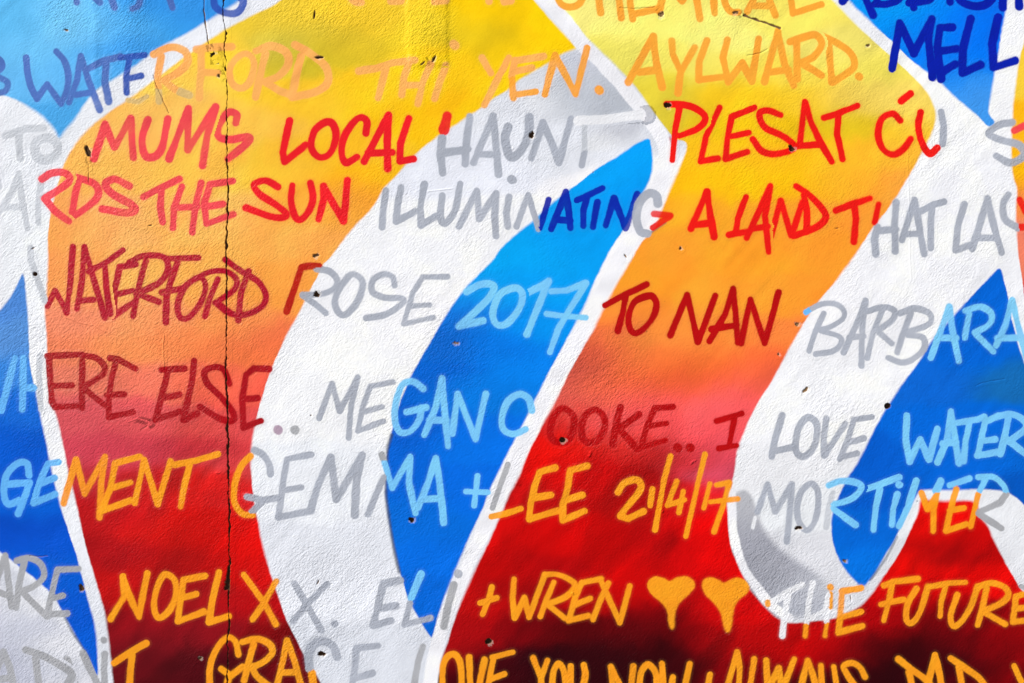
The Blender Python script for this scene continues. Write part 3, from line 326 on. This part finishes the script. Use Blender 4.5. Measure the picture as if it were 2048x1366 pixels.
letters = []      # (word index, Glyph)
gi = 0
for wi, (view, r, ink, label, gl) in enumerate(WORDS):
    for t in gl:
        letters.append((wi, Glyph(view, r, ink, t, 0.00020 + 0.00001 * (gi % 12)))); gi += 1
hearts = []
for v, s_ in HEARTS:
    ox, oy, k = VIEW[v]; p = P(s_)
    hearts.append(Layer('painted_heart', None, ' '.join(f'{ox + a / k:.1f},{oy + b / k:.1f}' for a, b in p), samples("1300,1190:255,160,30"), 0.00021, 1.6, 0.05, 0.97, 2.0))
hearts[0].label = 'orange dripping heart beside the name WREN'; hearts[1].label = 'wider orange heart touching the white curl'
EXTRA = []   # thin sprayed lines and smudges
def smudge(view, r, ink, text, label, cover, soft):
    g = Glyph(view, r, ink, text, 0.00014); g.cover = cover; g.soft_ = soft; g.halo = 0.0
    g.softness = lambda x, y: soft * np.ones_like(x); g.label = label; EXTRA.append(g)
def outline(px, ink, text, label):
    VIEW['P'] = (0, 0, 1.0)
    g = Glyph('P', px, ink, text, 0.00013); g.cover = 1.0; g.halo = 0.0; g.softness = lambda x, y: 2.2 * np.ones_like(x); g.label = label; g.is_outline = True; EXTRA.append(g)
outline(14, 'W', "~1060,-40 1089,-3 1126,38 1165,88 1197,120 1256,184 1294,230", 'white diagonal outline between the two yellow letters')
outline(14, 'W', "~1292,228 1322,272 1330,310 1325,350 1305,402 1260,480 1222,550 1184,622 1123,735 1079,818 1038,902 987,1020 940,1118 897,1222 872,1300 858,1400", 'white outline between the bright blue blade and the tall letter')
outline(9, 'W', "~1462,985 1464,1020 1466,1060 1474,1100 1490,1140 1512,1172 1540,1208 1578,1236", 'thin white outline round the bottom of the curl')
smudge('C2', 12, 'd', "~1105,780 1075,880 1070,960 1060,1100 1062,1250 1080,1400 1120,1650 1165,1850", 'dark overspray line along the blue blade', 0.75, 3.0)
smudge('D4', 8, 'd', "~1100,215 1030,350 960,460 900,540", 'dark overspray line along the deep blue blade', 0.7, 2.5)
smudge('D1', 8, 'd', "~500,840 560,960 640,1080 700,1180", 'dark overspray line along the blue wedge', 0.6, 2.5)
smudge('B3', 9, 'd', "~1170,530 1230,490 1290,450", 'dark smudge under the letter G', 0.85, 2.5)
smudge('A3', 12, 'k', "~1330,1080 1345,1115", 'red drip', 0.6, 3.0)
smudge('D2', 34, 'd', "~560,1035 500,1050 460,1120 455,1200", 'dark soot beside the hole under the X', 0.55, 9.0)

# ------------------------------------------------------------------ damage in the coat: drill holes, chips, cracks
def path_x(pts):
    p = P(pts); return lambda y: np.interp(y, p[:, 1], p[:, 0])
crack_x = path_x("447,-600 447,0 446,38 451,64 448.5,102 452,141 453.6,179 455,256 453.6,307 455,356 455,432 452,484 453.6,535 452,612 453.6,663 452,721 453.6,798 456,875 456,939 457.5,1003 458.7,1041 457.5,1080 458.7,1126 457.5,1195 458.7,1234 455,1288 455,1366 456,1900")
def crack_mid(y): return crack_x(y) + 1.5 * vnoise(y, 0 * y, 13, 51) + 0.8 * vnoise(y, 0 * y, 3.4, 52)
def crack_w(y):   return np.clip(0.75 + 0.7 * vnoise(y, 0 * y, 22, 53) + 0.6 * vnoise(y, 0 * y, 4, 54) + 2.2 * np.maximum(0, vnoise(y, 0 * y, 11, 55) - 0.45) + 0.8 * np.exp(-((y - 870) / 150) ** 2), 0.1, 3)
CRACK_CUT = 9.0
SPOTS = [  # kind, x, y, half width, half height, angle, depth mm, irregularity
 ('drill_hole', 70, 548, 4.2, 4.0, 0, 10, .08), ('drill_hole', 1775, 812, 6.2, 5.6, 0, 12, .08), ('drill_hole', 1125, 880, 5.6, 5.2, 0, 10, .15), ('drill_hole', 823, 1040, 5.0, 4.6, 0, 9, .35),
 ('drill_hole', 977, 1283, 6.2, 5.6, .2, 10, .2), ('drill_hole', 643, 1308, 6.2, 5.0, .3, 9, .4), ('drill_hole', 1335, 210, 6.6, 5.2, .5, 9, .45), ('drill_hole', 1583, 297, 6.4, 5.0, .3, 8, .5),
 ('drill_hole', 633, 589, 5.8, 5.0, -.6, 8, .45), ('drill_hole', 1597, 1056, 5.6, 3.6, -.2, 7, .5), ('drill_hole', 1063, 270, 4.2, 8.0, .6, 8, .4), ('drill_hole', 163, 1176, 5.2, 6.4, 0, 5, .4),
 ('chip', 176, 303, 4.6, 13, -.25, 6, .35), ('chip', 629, 30, 1.8, 9, .12, 6, .2), ('chip', 638, 115, 8.5, 2.4, 0, 6, .3), ('chip', 868, 118, 2.2, 7.5, .5, 5, .3), ('chip', 846, 127, 1.8, 5.5, .8, 4, .3),
 ('chip', 425, 108, 4.6, 10.5, -.3, 5, .35), ('chip', 436, 124, 6.6, 2.4, .2, 6, .3), ('chip', 441, 152, 5.2, 3.6, .2, 4, .4), ('chip', 631, 511, 5.6, 3.6, 0, 4, .5), ('chip', 1611, 780, 3.4, 9, .6, 2.5, .4),
 ('chip', 1594, 649, 5.2, 3.2, -.4, 3, .5), ('chip', 1361, 497, 2.6, 2.6, 0, 4, .3), ('chip', 1251, 512, 1.8, 5.4, -.5, 3, .3), ('chip', 1322, 29, 5.2, 5.2, 0, 3, .5), ('chip', 1472, 25, 5.4, 3.4, 0, 3, .5),
 ('chip', 400, 1317, 4.0, 2.6, 0, 4, .3), ('chip', 636, 1165, 1.6, 6.2, .45, 3, .1), ('chip', 301, 451, 4.4, 1.5, -.3, 3, .3), ('chip', 133, 60, 3.4, 2.2, .2, 3, .3), ('chip', 66, 497, 4.6, 1.8, -.4, 2.5, .3),
 ('chip', 1674, 457, 3.6, 1.4, -.1, 2.5, .3), ('chip', 1736, 91, 3, 3, 0, 3, .5), ('chip', 912, 686, 4.6, 3.6, 0, 2, .5), ('chip', 622, 831, 1.4, 1.6, 0, 4, .1), ('chip', 1180, 908, 3.6, 5.6, .6, -3, .5), ('chip', 436, 946, 6, 2, -.1, -2.5, .3),
 ('chip', 290, 855, 12, 1.3, -.62, 2, .2), ('chip', 1384, 925, 8, 2.6, -.6, -2.2, .5), ('chip', 1036, 968, 7, 3.5, .2, -2.2, .6), ('chip', 1690, 1122, 3.6, 3.2, 0, 3, .5), ('chip', 1702, 1196, 1.5, 5.5, -.1, 2.5, .2),
 ('chip', 1324, 1021, 5.6, 3.6, 0, -2.5, .4), ('chip', 1145, 1187, 3, 4, .3, -2.5, .4), ('chip', 1557, 709, 2.2, 2.2, 0, 3, .3), ('chip', 1187, 345, 1.6, 1.6, 0, 2, .2),
]
HAIR = [  # hairline cracks and scrapes: polyline, half width, depth mm
 ("407,-30 408,20 410,46 413,62 415,77 418,90 421,99", 0.9, 3), ("307,150 312,168 322,190 330,208 339,226", 0.9, 2.2), ("328,670 327,700 328,738", 0.9, -1.6), ("177,320 178,345 178,365", 0.8, 2.0),
 ("1484,29 1505,37 1530,45 1560,57", 2.0, 4), ("1240,16 1270,17 1310,15", 0.7, 2.0), ("1495,111 1520,106 1535,98", 0.7, 2.0), ("255,845 275,838 300,845 303,850", 0.7, -1.5), ("130,635 160,645 190,652 215,665", 0.9, -1.8), ("855,383 880,380 905,377", 0.8, -1.2),
 ("1815,300 1818,420 1820,520 1822,560", 0.9, -0.5), ("1950,772 1965,765 2010,758", .7, 1.4), ("60,1112 75,1114 95,1112", .9, 2),
]
def spot_d(sp, x, y):       # normalised distance, <1 inside
    _, cx, cy, a, b, th, dep, irr = sp
    u = (x - cx) * math.cos(th) + (y - cy) * math.sin(th); v = -(x - cx) * math.sin(th) + (y - cy) * math.cos(th)
    d = np.hypot(u / a, v / b); ang = np.arctan2(v, u)
    w = 1 + irr * (0.45 * np.sin(2 * ang + cx) + 0.28 * np.sin(3 * ang + cy) + 0.16 * np.sin(7 * ang + cx * .7)) + 0.25 * irr * vnoise(x, y, 2.5, 67)
    return d / w
def line_d(p, x, y):
    out = np.full(x.shape, 1e9)
    for a, b in zip(p[:-1], p[1:]):
        dx, dy = b - a; t = np.clip(((x - a[0]) * dx + (y - a[1]) * dy) / (dx * dx + dy * dy + 1e-9), 0, 1)
        np.minimum(out, np.hypot(x - a[0] - t * dx, y - a[1] - t * dy), out=out)
    return out
HP = [P(h[0]) for h in HAIR]
def cut_mask(x, y):
    m = np.abs(x - crack_x(y)) < CRACK_CUT
    for sp in SPOTS:
        rr = max(sp[3], sp[4]) * 1.35 + 3
        m |= np.hypot(x - sp[1], y - sp[2]) < rr
    for h, p in zip(HAIR, HP):
        bb = (x > p[:, 0].min() - 9) & (x < p[:, 0].max() + 9) & (y > p[:, 1].min() - 9) & (y < p[:, 1].max() + 9)
        if bb.any():
            d = np.full(x.shape, 99.0); d[bb] = line_d(p, x[bb], y[bb]); m |= d < h[1] + 3
    return m

def cover_of(L, x, y):
    if not L.halo: return np.full(len(x), L.cover)
    if getattr(L, 'ink', '') and L.ink in 'TRkceNb': return np.full(len(x), 1.0)      # dark paints cover fully
    return L.cover - 0.07 * sstep(0.15, 0.9, vnoise(x, y, 42, 71)) - 0.04 * sstep(0.1, 0.9, vnoise(x, y, 13, 72))
def layer_alpha(L, x, y):
    sd = L.sd(x, y); so = L.softness(x, y)
    core = sstep(-1, 1, sd / so)
    return np.clip(np.maximum(core, L.halo * sstep(-6.5, 0, sd)) * cover_of(L, x, y), 0, 1)
ORDER = FIELDS + EXTRA + [g for _, g in letters] + hearts
def composite(x, y, upto=None):
    c = np.array(paint(idw(COL_W, x, y)))
    for L in ORDER:
        if L is upto: break
        b = L.bb; m = (x > b[0] - 8) & (x < b[2] + 8) & (y > b[1] - 8) & (y < b[3] + 8)
        if not m.any(): continue
        xm, ym = x[m], y[m]; a = layer_alpha(L, xm, ym)[:, None]
        c[m] = c[m] * (1 - a) + paint(L.col(xm, ym)) * a
    return c

# ------------------------------------------------------------------ materials
def relief_nodes(nt):
    """spray-coated render: bump from layered stretched noise, strength from the mesh attribute 'coarse'; returns bump normal and the ridge value"""
    N = nt.nodes; L = nt.links
    geo = N.new('ShaderNodeNewGeometry')
    mp = N.new('ShaderNodeMapping'); mp.vector_type = 'POINT'; mp.inputs['Rotation'].default_value = (0, math.radians(42), 0); mp.inputs['Scale'].default_value = (1, 1, 1)
    L.new(geo.outputs['Position'], mp.inputs[0])
    st = N.new('ShaderNodeMapping'); st.inputs['Scale'].default_value = (0.62, 1, 1.15); L.new(mp.outputs[0], st.inputs[0])
    def noise(scale, det, vec, rough=0.55, dist=0.0):
        n = N.new('ShaderNodeTexNoise'); n.inputs['Scale'].default_value = scale; n.inputs['Detail'].default_value = det; n.inputs['Roughness'].default_value = rough; n.inputs['Distortion'].default_value = dist
        L.new(vec, n.inputs['Vector']); return n.outputs['Fac']
    a = noise(165, 2.0, st.outputs[0], 0.55, 0.5); b = noise(48, 2, st.outputs[0], 0.5, 0.3); c = noise(330, 1.5, geo.outputs['Position'], 0.6)
    def math_(op, x, y):
        m = N.new('ShaderNodeMath'); m.operation = op
        for i, v in enumerate((x, y)):
            if isinstance(v, (int, float)): m.inputs[i].default_value = v
            else: L.new(v, m.inputs[i])
        return m.outputs[0]
    h = math_('ADD', math_('MULTIPLY', a, 1.0), math_('ADD', math_('MULTIPLY', b, 0.55), math_('MULTIPLY', c, 0.42)))
    at = N.new('ShaderNodeAttribute'); at.attribute_name = 'coarse'
    hh = math_('MULTIPLY', h, at.outputs['Fac'])
    bp = N.new('ShaderNodeBump'); bp.inputs['Distance'].default_value = BUMP; bp.inputs['Strength'].default_value = 1.0; L.new(hh, bp.inputs['Height'])
    return bp.outputs[0], a, c, at.outputs['Fac'], math_
BUMP = 0.0044
def paint_material(name, sheet, speck=0.0, gloss=0.45, spec=0.06):
    m = bpy.data.materials.new(name); m.use_nodes = True; nt = m.node_tree; N = nt.nodes; L = nt.links; bs = N['Principled BSDF']
    nrm, ridge, fine, rough, mt = relief_nodes(nt)
    L.new(nrm, bs.inputs['Normal'])
    at = N.new('ShaderNodeAttribute'); at.attribute_name = 'paint'
    hsv = N.new('ShaderNodeHueSaturation'); L.new(at.outputs['Color'], hsv.inputs['Color'])
    L.new(mt('ADD', mt('MULTIPLY', fine, 0.12), 0.94), hsv.inputs['Value'])
    # stray specks of soot and old paint
    geo = N.new('ShaderNodeNewGeometry'); vo = N.new('ShaderNodeTexVoronoi'); vo.inputs['Scale'].default_value = 17; L.new(geo.outputs['Position'], vo.inputs['Vector'])
    sep = N.new('ShaderNodeSeparateColor'); L.new(vo.outputs['Color'], sep.inputs[0])
    lim = mt('MULTIPLY', mt('MAXIMUM', mt('SUBTRACT', sep.outputs[0], 0.82), 0.0), 0.17)
    spot = mt('LESS_THAN', mt('ADD', vo.outputs['Distance'], mt('MULTIPLY', mt('SUBTRACT', fine, 0.5), 0.03)), lim)
    mx = N.new('ShaderNodeMix'); mx.data_type = 'RGBA'; L.new(mt('MULTIPLY', spot, 0.75), mx.inputs[0]); L.new(hsv.outputs[0], mx.inputs[6]); mx.inputs[7].default_value = (0.05, 0.035, 0.03, 1)
    L.new(mx.outputs[2], bs.inputs['Base Color'])
    bs.inputs['Roughness'].default_value = gloss; bs.inputs['Specular IOR Level'].default_value = spec
    if sheet:
        s = N.new('ShaderNodeAttribute'); s.attribute_name = 'edge'
        f = N.new('ShaderNodeAttribute'); f.attribute_name = 'soft'
        hc = N.new('ShaderNodeAttribute'); hc.attribute_name = 'spray'
        cv = N.new('ShaderNodeAttribute'); cv.attribute_name = 'cover'
        def smooth(v, lo, hi):
            r = N.new('ShaderNodeMapRange'); r.interpolation_type = 'SMOOTHSTEP'; L.new(v, r.inputs['Value'])
            r.inputs['From Min'].default_value = lo; r.inputs['From Max'].default_value = hi; return r.outputs[0]
        sdn = mt('ADD', s.outputs['Fac'], mt('MULTIPLY', mt('SUBTRACT', fine, 0.5), 2.2))
        core = smooth(mt('DIVIDE', sdn, f.outputs['Fac']), -1, 1)
        # overspray: a dust of droplets outside the edge
        dust = mt('MULTIPLY', smooth(s.outputs['Fac'], -6.5, 0), mt('MULTIPLY', hc.outputs['Fac'], mt('MULTIPLY', smooth(fine, 0.35, 0.62), 1.6)))
        al = mt('MULTIPLY', mt('MAXIMUM', core, dust), cv.outputs['Fac'])
        if speck:   # the can misses the lee side of coarse ridges
            miss = smooth(mt('MULTIPLY', mt('SUBTRACT', 0.50, ridge), smooth(rough, 0.42, 0.85)), 0.0, 0.09)
            al = mt('MULTIPLY', al, mt('SUBTRACT', 1.0, mt('MULTIPLY', miss, speck)))
        un = N.new('ShaderNodeAttribute'); un.attribute_name = 'under'      # the coat this paint was sprayed over
        m2 = N.new('ShaderNodeMix'); m2.data_type = 'RGBA'; L.new(al, m2.inputs[0]); L.new(un.outputs['Color'], m2.inputs[6]); L.new(at.outputs['Color'], m2.inputs[7])
        L.new(m2.outputs[2], hsv.inputs['Color'])
    return m
M_BASE = paint_material('wall_paint', False)
M_FIELD = paint_material('field_paint', True)
M_LETTER = paint_material('lettering_paint', True, 0.10, 0.36, 0.16)

def simple_material(name, col, scale, rough=0.9, bump=0.004):
    m = bpy.data.materials.new(name); m.use_nodes = True; nt = m.node_tree; N = nt.nodes; L = nt.links; bs = N['Principled BSDF']
    g = N.new('ShaderNodeNewGeometry'); n = N.new('ShaderNodeTexNoise'); n.inputs['Scale'].default_value = scale; n.inputs['Detail'].default_value = 6; L.new(g.outputs['Position'], n.inputs['Vector'])
    r = N.new('ShaderNodeValToRGB'); r.color_ramp.elements[0].color = (*[c * .65 for c in col], 1); r.color_ramp.elements[1].color = (*[min(1, c * 1.3) for c in col], 1)
    L.new(n.outputs['Fac'], r.inputs[0]); L.new(r.outputs[0], bs.inputs['Base Color']); bs.inputs['Roughness'].default_value = rough
    b = N.new('ShaderNodeBump'); b.inputs['Distance'].default_value = bump; L.new(n.outputs['Fac'], b.inputs['Height']); L.new(b.outputs[0], bs.inputs['Normal'])
    return m
M_CORE = simple_material('bare_concrete', (0.30, 0.28, 0.26), 30)
M_PAVE = simple_material('pavement_concrete', (0.26, 0.25, 0.24), 12)

# ------------------------------------------------------------------ mesh building
def link(name, me, parent, mat, label=None):
    o = bpy.data.objects.new(name, me); scene.collection.objects.link(o); o.parent = parent
    me.materials.append(mat)
    if label: o['label'] = label
    return o
def grid_mesh(name, xs, ys, keep, height, attrs, colour, under=None):
    """quads on the lattice xs * ys where keep(cell centre) holds; only used vertices stay"""
    nx, ny = len(xs), len(ys)
    X, Y = np.meshgrid(xs, ys); X = X.ravel(); Y = Y.ravel()
    k = keep.ravel()
    i, j = np.meshgrid(np.arange(nx - 1), np.arange(ny - 1)); a = (j * nx + i).ravel()[k]
    if len(a) == 0: return None
    F = np.stack([a, a + nx, a + nx + 1, a + 1], 1)          # py runs down, so this faces the viewer
    used, inv = np.unique(F.ravel(), return_inverse=True); F = inv.reshape(-1, 4)
    x, y = X[used], Y[used]
    hgt = height(x, y)
    co = np.stack([wx(x), -hgt, wz(y)], 1).astype(np.float32)
    me = bpy.data.meshes.new(name); me.vertices.add(len(co)); me.vertices.foreach_set('co', co.ravel())
    me.loops.add(F.size); me.loops.foreach_set('vertex_index', F.astype(np.int32).ravel())
    me.polygons.add(len(F)); me.polygons.foreach_set('loop_start', np.arange(0, F.size, 4, dtype=np.int32)); me.polygons.foreach_set('loop_total', np.full(len(F), 4, dtype=np.int32))
    me.polygons.foreach_set('use_smooth', np.ones(len(F), bool))
    me.update(calc_edges=True)
    c = np.ones((len(x), 4), np.float32); c[:, :3] = colour(x, y)
    at = me.color_attributes.new('paint', 'FLOAT_COLOR', 'POINT'); at.data.foreach_set('color', c.ravel())
    if under is not None:
        c2 = np.ones((len(x), 4), np.float32); c2[:, :3] = under(x, y)
        me.color_attributes.new('under', 'FLOAT_COLOR', 'POINT').data.foreach_set('color', c2.ravel())
    attrs = dict(attrs); attrs.setdefault('coarse', coarse)
    for n, f in attrs.items():
        v = f(x, y) if callable(f) else np.full(len(x), f)
        t = me.attributes.new(n, 'FLOAT', 'POINT'); t.data.foreach_set('value', np.asarray(v, np.float32))
    return me
def centres(xs, ys): return np.meshgrid((xs[:-1] + xs[1:]) / 2, (ys[:-1] + ys[1:]) / 2)
X0, X1, Y0, Y1 = -432, 2432, -300, 1700

wall = bpy.data.objects.new('wall', None); scene.collection.objects.link(wall); wall.empty_display_size = 0.3
wall['label'] = 'rendered wall covered with yellow, red, blue and white graffiti and handwritten names'; wall['category'] = 'wall'; wall['kind'] = 'thing'

# the rendered coat, one sheet on each side of the long vertical crack
cell = 4.0
xs = np.arange(X0, X1 + 1, cell); ys = np.arange(Y0, Y1 + 1, cell)
cx, cy = centres(xs, ys); cm = cut_mask(cx.ravel(), cy.ravel()).reshape(cx.shape)
for side, lab in ((cx < crack_x(cy), 'narrower rendered panel beside the crack'), (cx >= crack_x(cy), 'wider rendered panel beside the crack')):
    me = grid_mesh('wall_panel', xs, ys, side & ~cm, relief, {}, lambda x, y: paint(idw(COL_W, x, y)))
    link('wall_panel', me, wall, M_BASE, lab)

def sheet(L, name, parent, mat, label):
    b = L.bb; mg = 6 if not L.halo else 5
    x0, y0 = max(b[0] - mg, X0), max(b[1] - mg, Y0); x1, y1 = min(b[2] + mg, X1), min(b[3] + mg, Y1)
    x0 = math.floor(x0 / 4) * 4; y0 = math.floor(y0 / 4) * 4
    xs = np.arange(x0, x1 + L.cell, L.cell); ys = np.arange(y0, y1 + L.cell, L.cell)
    if len(xs) < 2 or len(ys) < 2: return
    cx, cy = centres(xs, ys); fx, fy = cx.ravel(), cy.ravel()
    lim = -(L.softness(fx, fy) + 1.2 + L.cell * .75)
    if L.halo: lim = np.minimum(lim, -5.5)
    keep = (L.sd(fx, fy) > lim) & ~cut_mask(fx, fy)
    me = grid_mesh(name, xs, ys, keep.reshape(cx.shape), lambda x, y: relief(x, y) + L.off,
                   {'edge': L.sd, 'soft': L.softness, 'spray': L.halo, 'cover': lambda x, y: cover_of(L, x, y)}, lambda x, y: paint(L.col(x, y)), lambda x, y: composite(x, y, L))
    if me: return link(name, me, parent, mat, label)
for L in FIELDS: sheet(L, L.name, wall, M_FIELD, L.label)
for L in EXTRA: sheet(L, 'white_outline' if hasattr(L, 'is_outline') else 'sprayed_smudge', wall, M_FIELD, L.label)
for L in hearts: sheet(L, L.name, wall, M_LETTER, L.label)
word_objs = []
for wi, (view, r, ink, label, gl) in enumerate(WORDS):
    w = bpy.data.objects.new('painted_word', None); scene.collection.objects.link(w); w.parent = wall; w['label'] = label; w.empty_display_size = 0.05
    word_objs.append(w)
for wi, g in letters: sheet(g, 'letter', word_objs[wi], M_LETTER, None)

# ------------------------------------------------------------------ damage as real relief
TOP = 0.00036
BARE = paint((140, 110, 76)); DEEP = paint((76, 54, 38)); PALE_LIT = paint((214, 208, 198))
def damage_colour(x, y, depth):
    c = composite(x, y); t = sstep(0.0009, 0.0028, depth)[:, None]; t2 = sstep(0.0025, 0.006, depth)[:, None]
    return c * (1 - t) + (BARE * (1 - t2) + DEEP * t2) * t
def lit_scar(sp):      # shallow flake of lost paint, with the hole's sunlit lower-right edge painted pale
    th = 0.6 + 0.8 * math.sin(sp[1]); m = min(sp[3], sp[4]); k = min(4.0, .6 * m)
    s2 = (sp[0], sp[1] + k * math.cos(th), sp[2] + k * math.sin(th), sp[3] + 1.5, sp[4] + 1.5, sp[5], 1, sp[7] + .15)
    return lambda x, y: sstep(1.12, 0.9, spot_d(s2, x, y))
def patch(name, xs, ys, keep, depth_f, label=None, parent=None, pale=None):
    def colour(x, y):
        c = composite(x, y)
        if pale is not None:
            w = pale(x, y)[:, None] * 0.28; c = c * (1 - w) + PALE_LIT * w  # exposed plaster tone, also painting sunlight onto the lower-right rim
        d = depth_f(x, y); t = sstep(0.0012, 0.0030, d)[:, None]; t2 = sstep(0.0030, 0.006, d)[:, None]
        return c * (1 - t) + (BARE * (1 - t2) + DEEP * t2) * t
    me = grid_mesh(name, xs, ys, keep, lambda x, y: relief(x, y) + TOP - depth_f(x, y), {'coarse': coarse}, colour)
    if me: return link(name, me, parent or wall, M_BASE, label)
# the long crack
off = np.array([-12.5, -10, -8, -6.5, -5.5, -4.6, -3.9, -3.3, -2.7, -2.1, -1.5, -.9, -.3, .3, .9, 1.5, 2.1, 2.7, 3.3, 3.9, 4.6, 5.5, 6.5, 8, 10, 12.5])
ys = np.arange(Y0, Y1 + 1, 1.6)
def crack_depth(x, y):
    d = np.abs(x - crack_mid(y)); w = crack_w(y)
    lip = -0.0024 * np.where(x < crack_mid(y), 1.0, 0.45) * np.exp(-((d - w - 1.6) / 1.3) ** 2) * (0.6 + 0.8 * vnoise(x, y, 6, 57))
    dep = 0.0065 * sstep(w + .8, w - .5, d) + lip * sstep(12, 8, d)
    # a lost triangle of render half way down the red
    tri = sstep(0, 2, y - 1128) * sstep(0, 3, 1182 - y) * sstep(-1.5, 1.0, (x - (459 - (y - 1126) * 0.19 + 1.5 * vnoise(x, y, 6, 58)))) * sstep(1, -1, x - 459 - 0.2)
    return np.maximum(dep, 0.009 * tri * (d < 11))
n = len(off); YY = np.repeat(ys, n); XX = (crack_x(ys)[:, None] + off[None, :]).ravel()
dep = crack_depth(XX, YY)
co = np.stack([wx(XX), -(relief(XX, YY) + TOP - dep), wz(YY)], 1)
a = (np.arange(len(ys) - 1)[:, None] * n + np.arange(n - 1)[None, :]).ravel(); F = np.stack([a, a + n, a + n + 1, a + 1], 1)
me = bpy.data.meshes.new('crack'); me.from_pydata(co.tolist(), [], F.tolist()); me.polygons.foreach_set('use_smooth', np.ones(len(F), bool))
c = np.ones((len(XX), 4), np.float32); c[:, :3] = damage_colour(XX, YY, dep)
me.color_attributes.new('paint', 'FLOAT_COLOR', 'POINT').data.foreach_set('color', c.ravel())
me.attributes.new('coarse', 'FLOAT', 'POINT').data.foreach_set('value', coarse(XX, YY).astype(np.float32))
link('crack', me, wall, M_BASE, 'long ragged vertical crack running the height of the wall')

for sp in SPOTS:
    _, x_, y_, a_, b_, th, dmm, irr = sp
    R = max(a_, b_) * 1.35 + 3; Q = R + 4.5
    xs = np.arange(x_ - Q, x_ + Q + .01, 0.9 if Q < 20 else 1.1); ys = np.arange(y_ - Q, y_ + Q + .01, 0.9 if Q < 20 else 1.1)
    cx, cy = centres(xs, ys)
    sc = lit_scar(sp) if irr > .12 and min(a_, b_) > 2.0 and dmm > 0 else (lambda x, y: 0 * x)
    if dmm > 0:
        f = lambda x, y, sp=sp, sc=sc, d=dmm, m=min(a_, b_): 0.001 * d * sstep(1 + .9 / m, 1 - 1.1 / m, spot_d(sp, x, y)) + 0.0007 * sc(x, y)
    else:
        f = lambda x, y, sp=sp, d=dmm: 0.001 * d * sstep(1.15, 0.5, spot_d(sp, x, y)) * (0.75 + .5 * vnoise(x, y, 2.5, 61))
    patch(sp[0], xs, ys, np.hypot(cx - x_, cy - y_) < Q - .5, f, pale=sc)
for h, p in zip(HAIR, HP):
    q = h[1] + 7
    xs = np.arange(p[:, 0].min() - q, p[:, 0].max() + q + 1, 1.0); ys = np.arange(p[:, 1].min() - q, p[:, 1].max() + q + 1, 1.0)
    cx, cy = centres(xs, ys); keep = line_d(p, cx.ravel(), cy.ravel()).reshape(cx.shape) < h[1] + 6.5
    def f(x, y, p=p, h=h):
        d = line_d(p, x + 1.0 * vnoise(x, y, 7, 63), y + 1.0 * vnoise(x, y, 7, 64)); w = h[1] * (1 + .5 * vnoise(x, y, 9, 65))
        return 0.001 * h[2] * sstep(w + .7, w - .6, d)
    patch('hairline_crack', xs, ys, keep, f)

# ------------------------------------------------------------------ masonry behind the coat, the painted skirt round it, the pavement
def box(name, x0, x1, y0, y1, z0, z1, mat, parent=None):
    v = [(x, y, z) for x in (x0, x1) for y in (y0, y1) for z in (z0, z1)]
    f = [(0, 1, 3, 2), (4, 6, 7, 5), (0, 4, 5, 1), (2, 3, 7, 6), (0, 2, 6, 4), (1, 5, 7, 3)]
    me = bpy.data.meshes.new(name); me.from_pydata(v, [], f); me.materials.append(mat)
    o = bpy.data.objects.new(name, me); scene.collection.objects.link(o); o.parent = parent; return o
xa, xb = X0 * S, X1 * S + 0; zt = float(wz(Y0)); zb = float(wz(Y1))
core = box('wall_core', xa - 3, xb + 3, 0.018, 0.26, -0.2, zt + 0.25, M_CORE, wall)
box('coping', xa - 3.03, xb + 3.03, -0.03, 0.30, zt + 0.253, zt + 0.32, M_CORE, wall)
gme = bpy.data.meshes.new('pavement'); gme.from_pydata([(-60, -60, 0), (60, -60, 0), (60, 60, 0), (-60, 60, 0)], [], [(0, 1, 2, 3)]); gme.materials.append(M_PAVE)
g = bpy.data.objects.new('pavement', gme); scene.collection.objects.link(g); g['kind'] = 'structure'
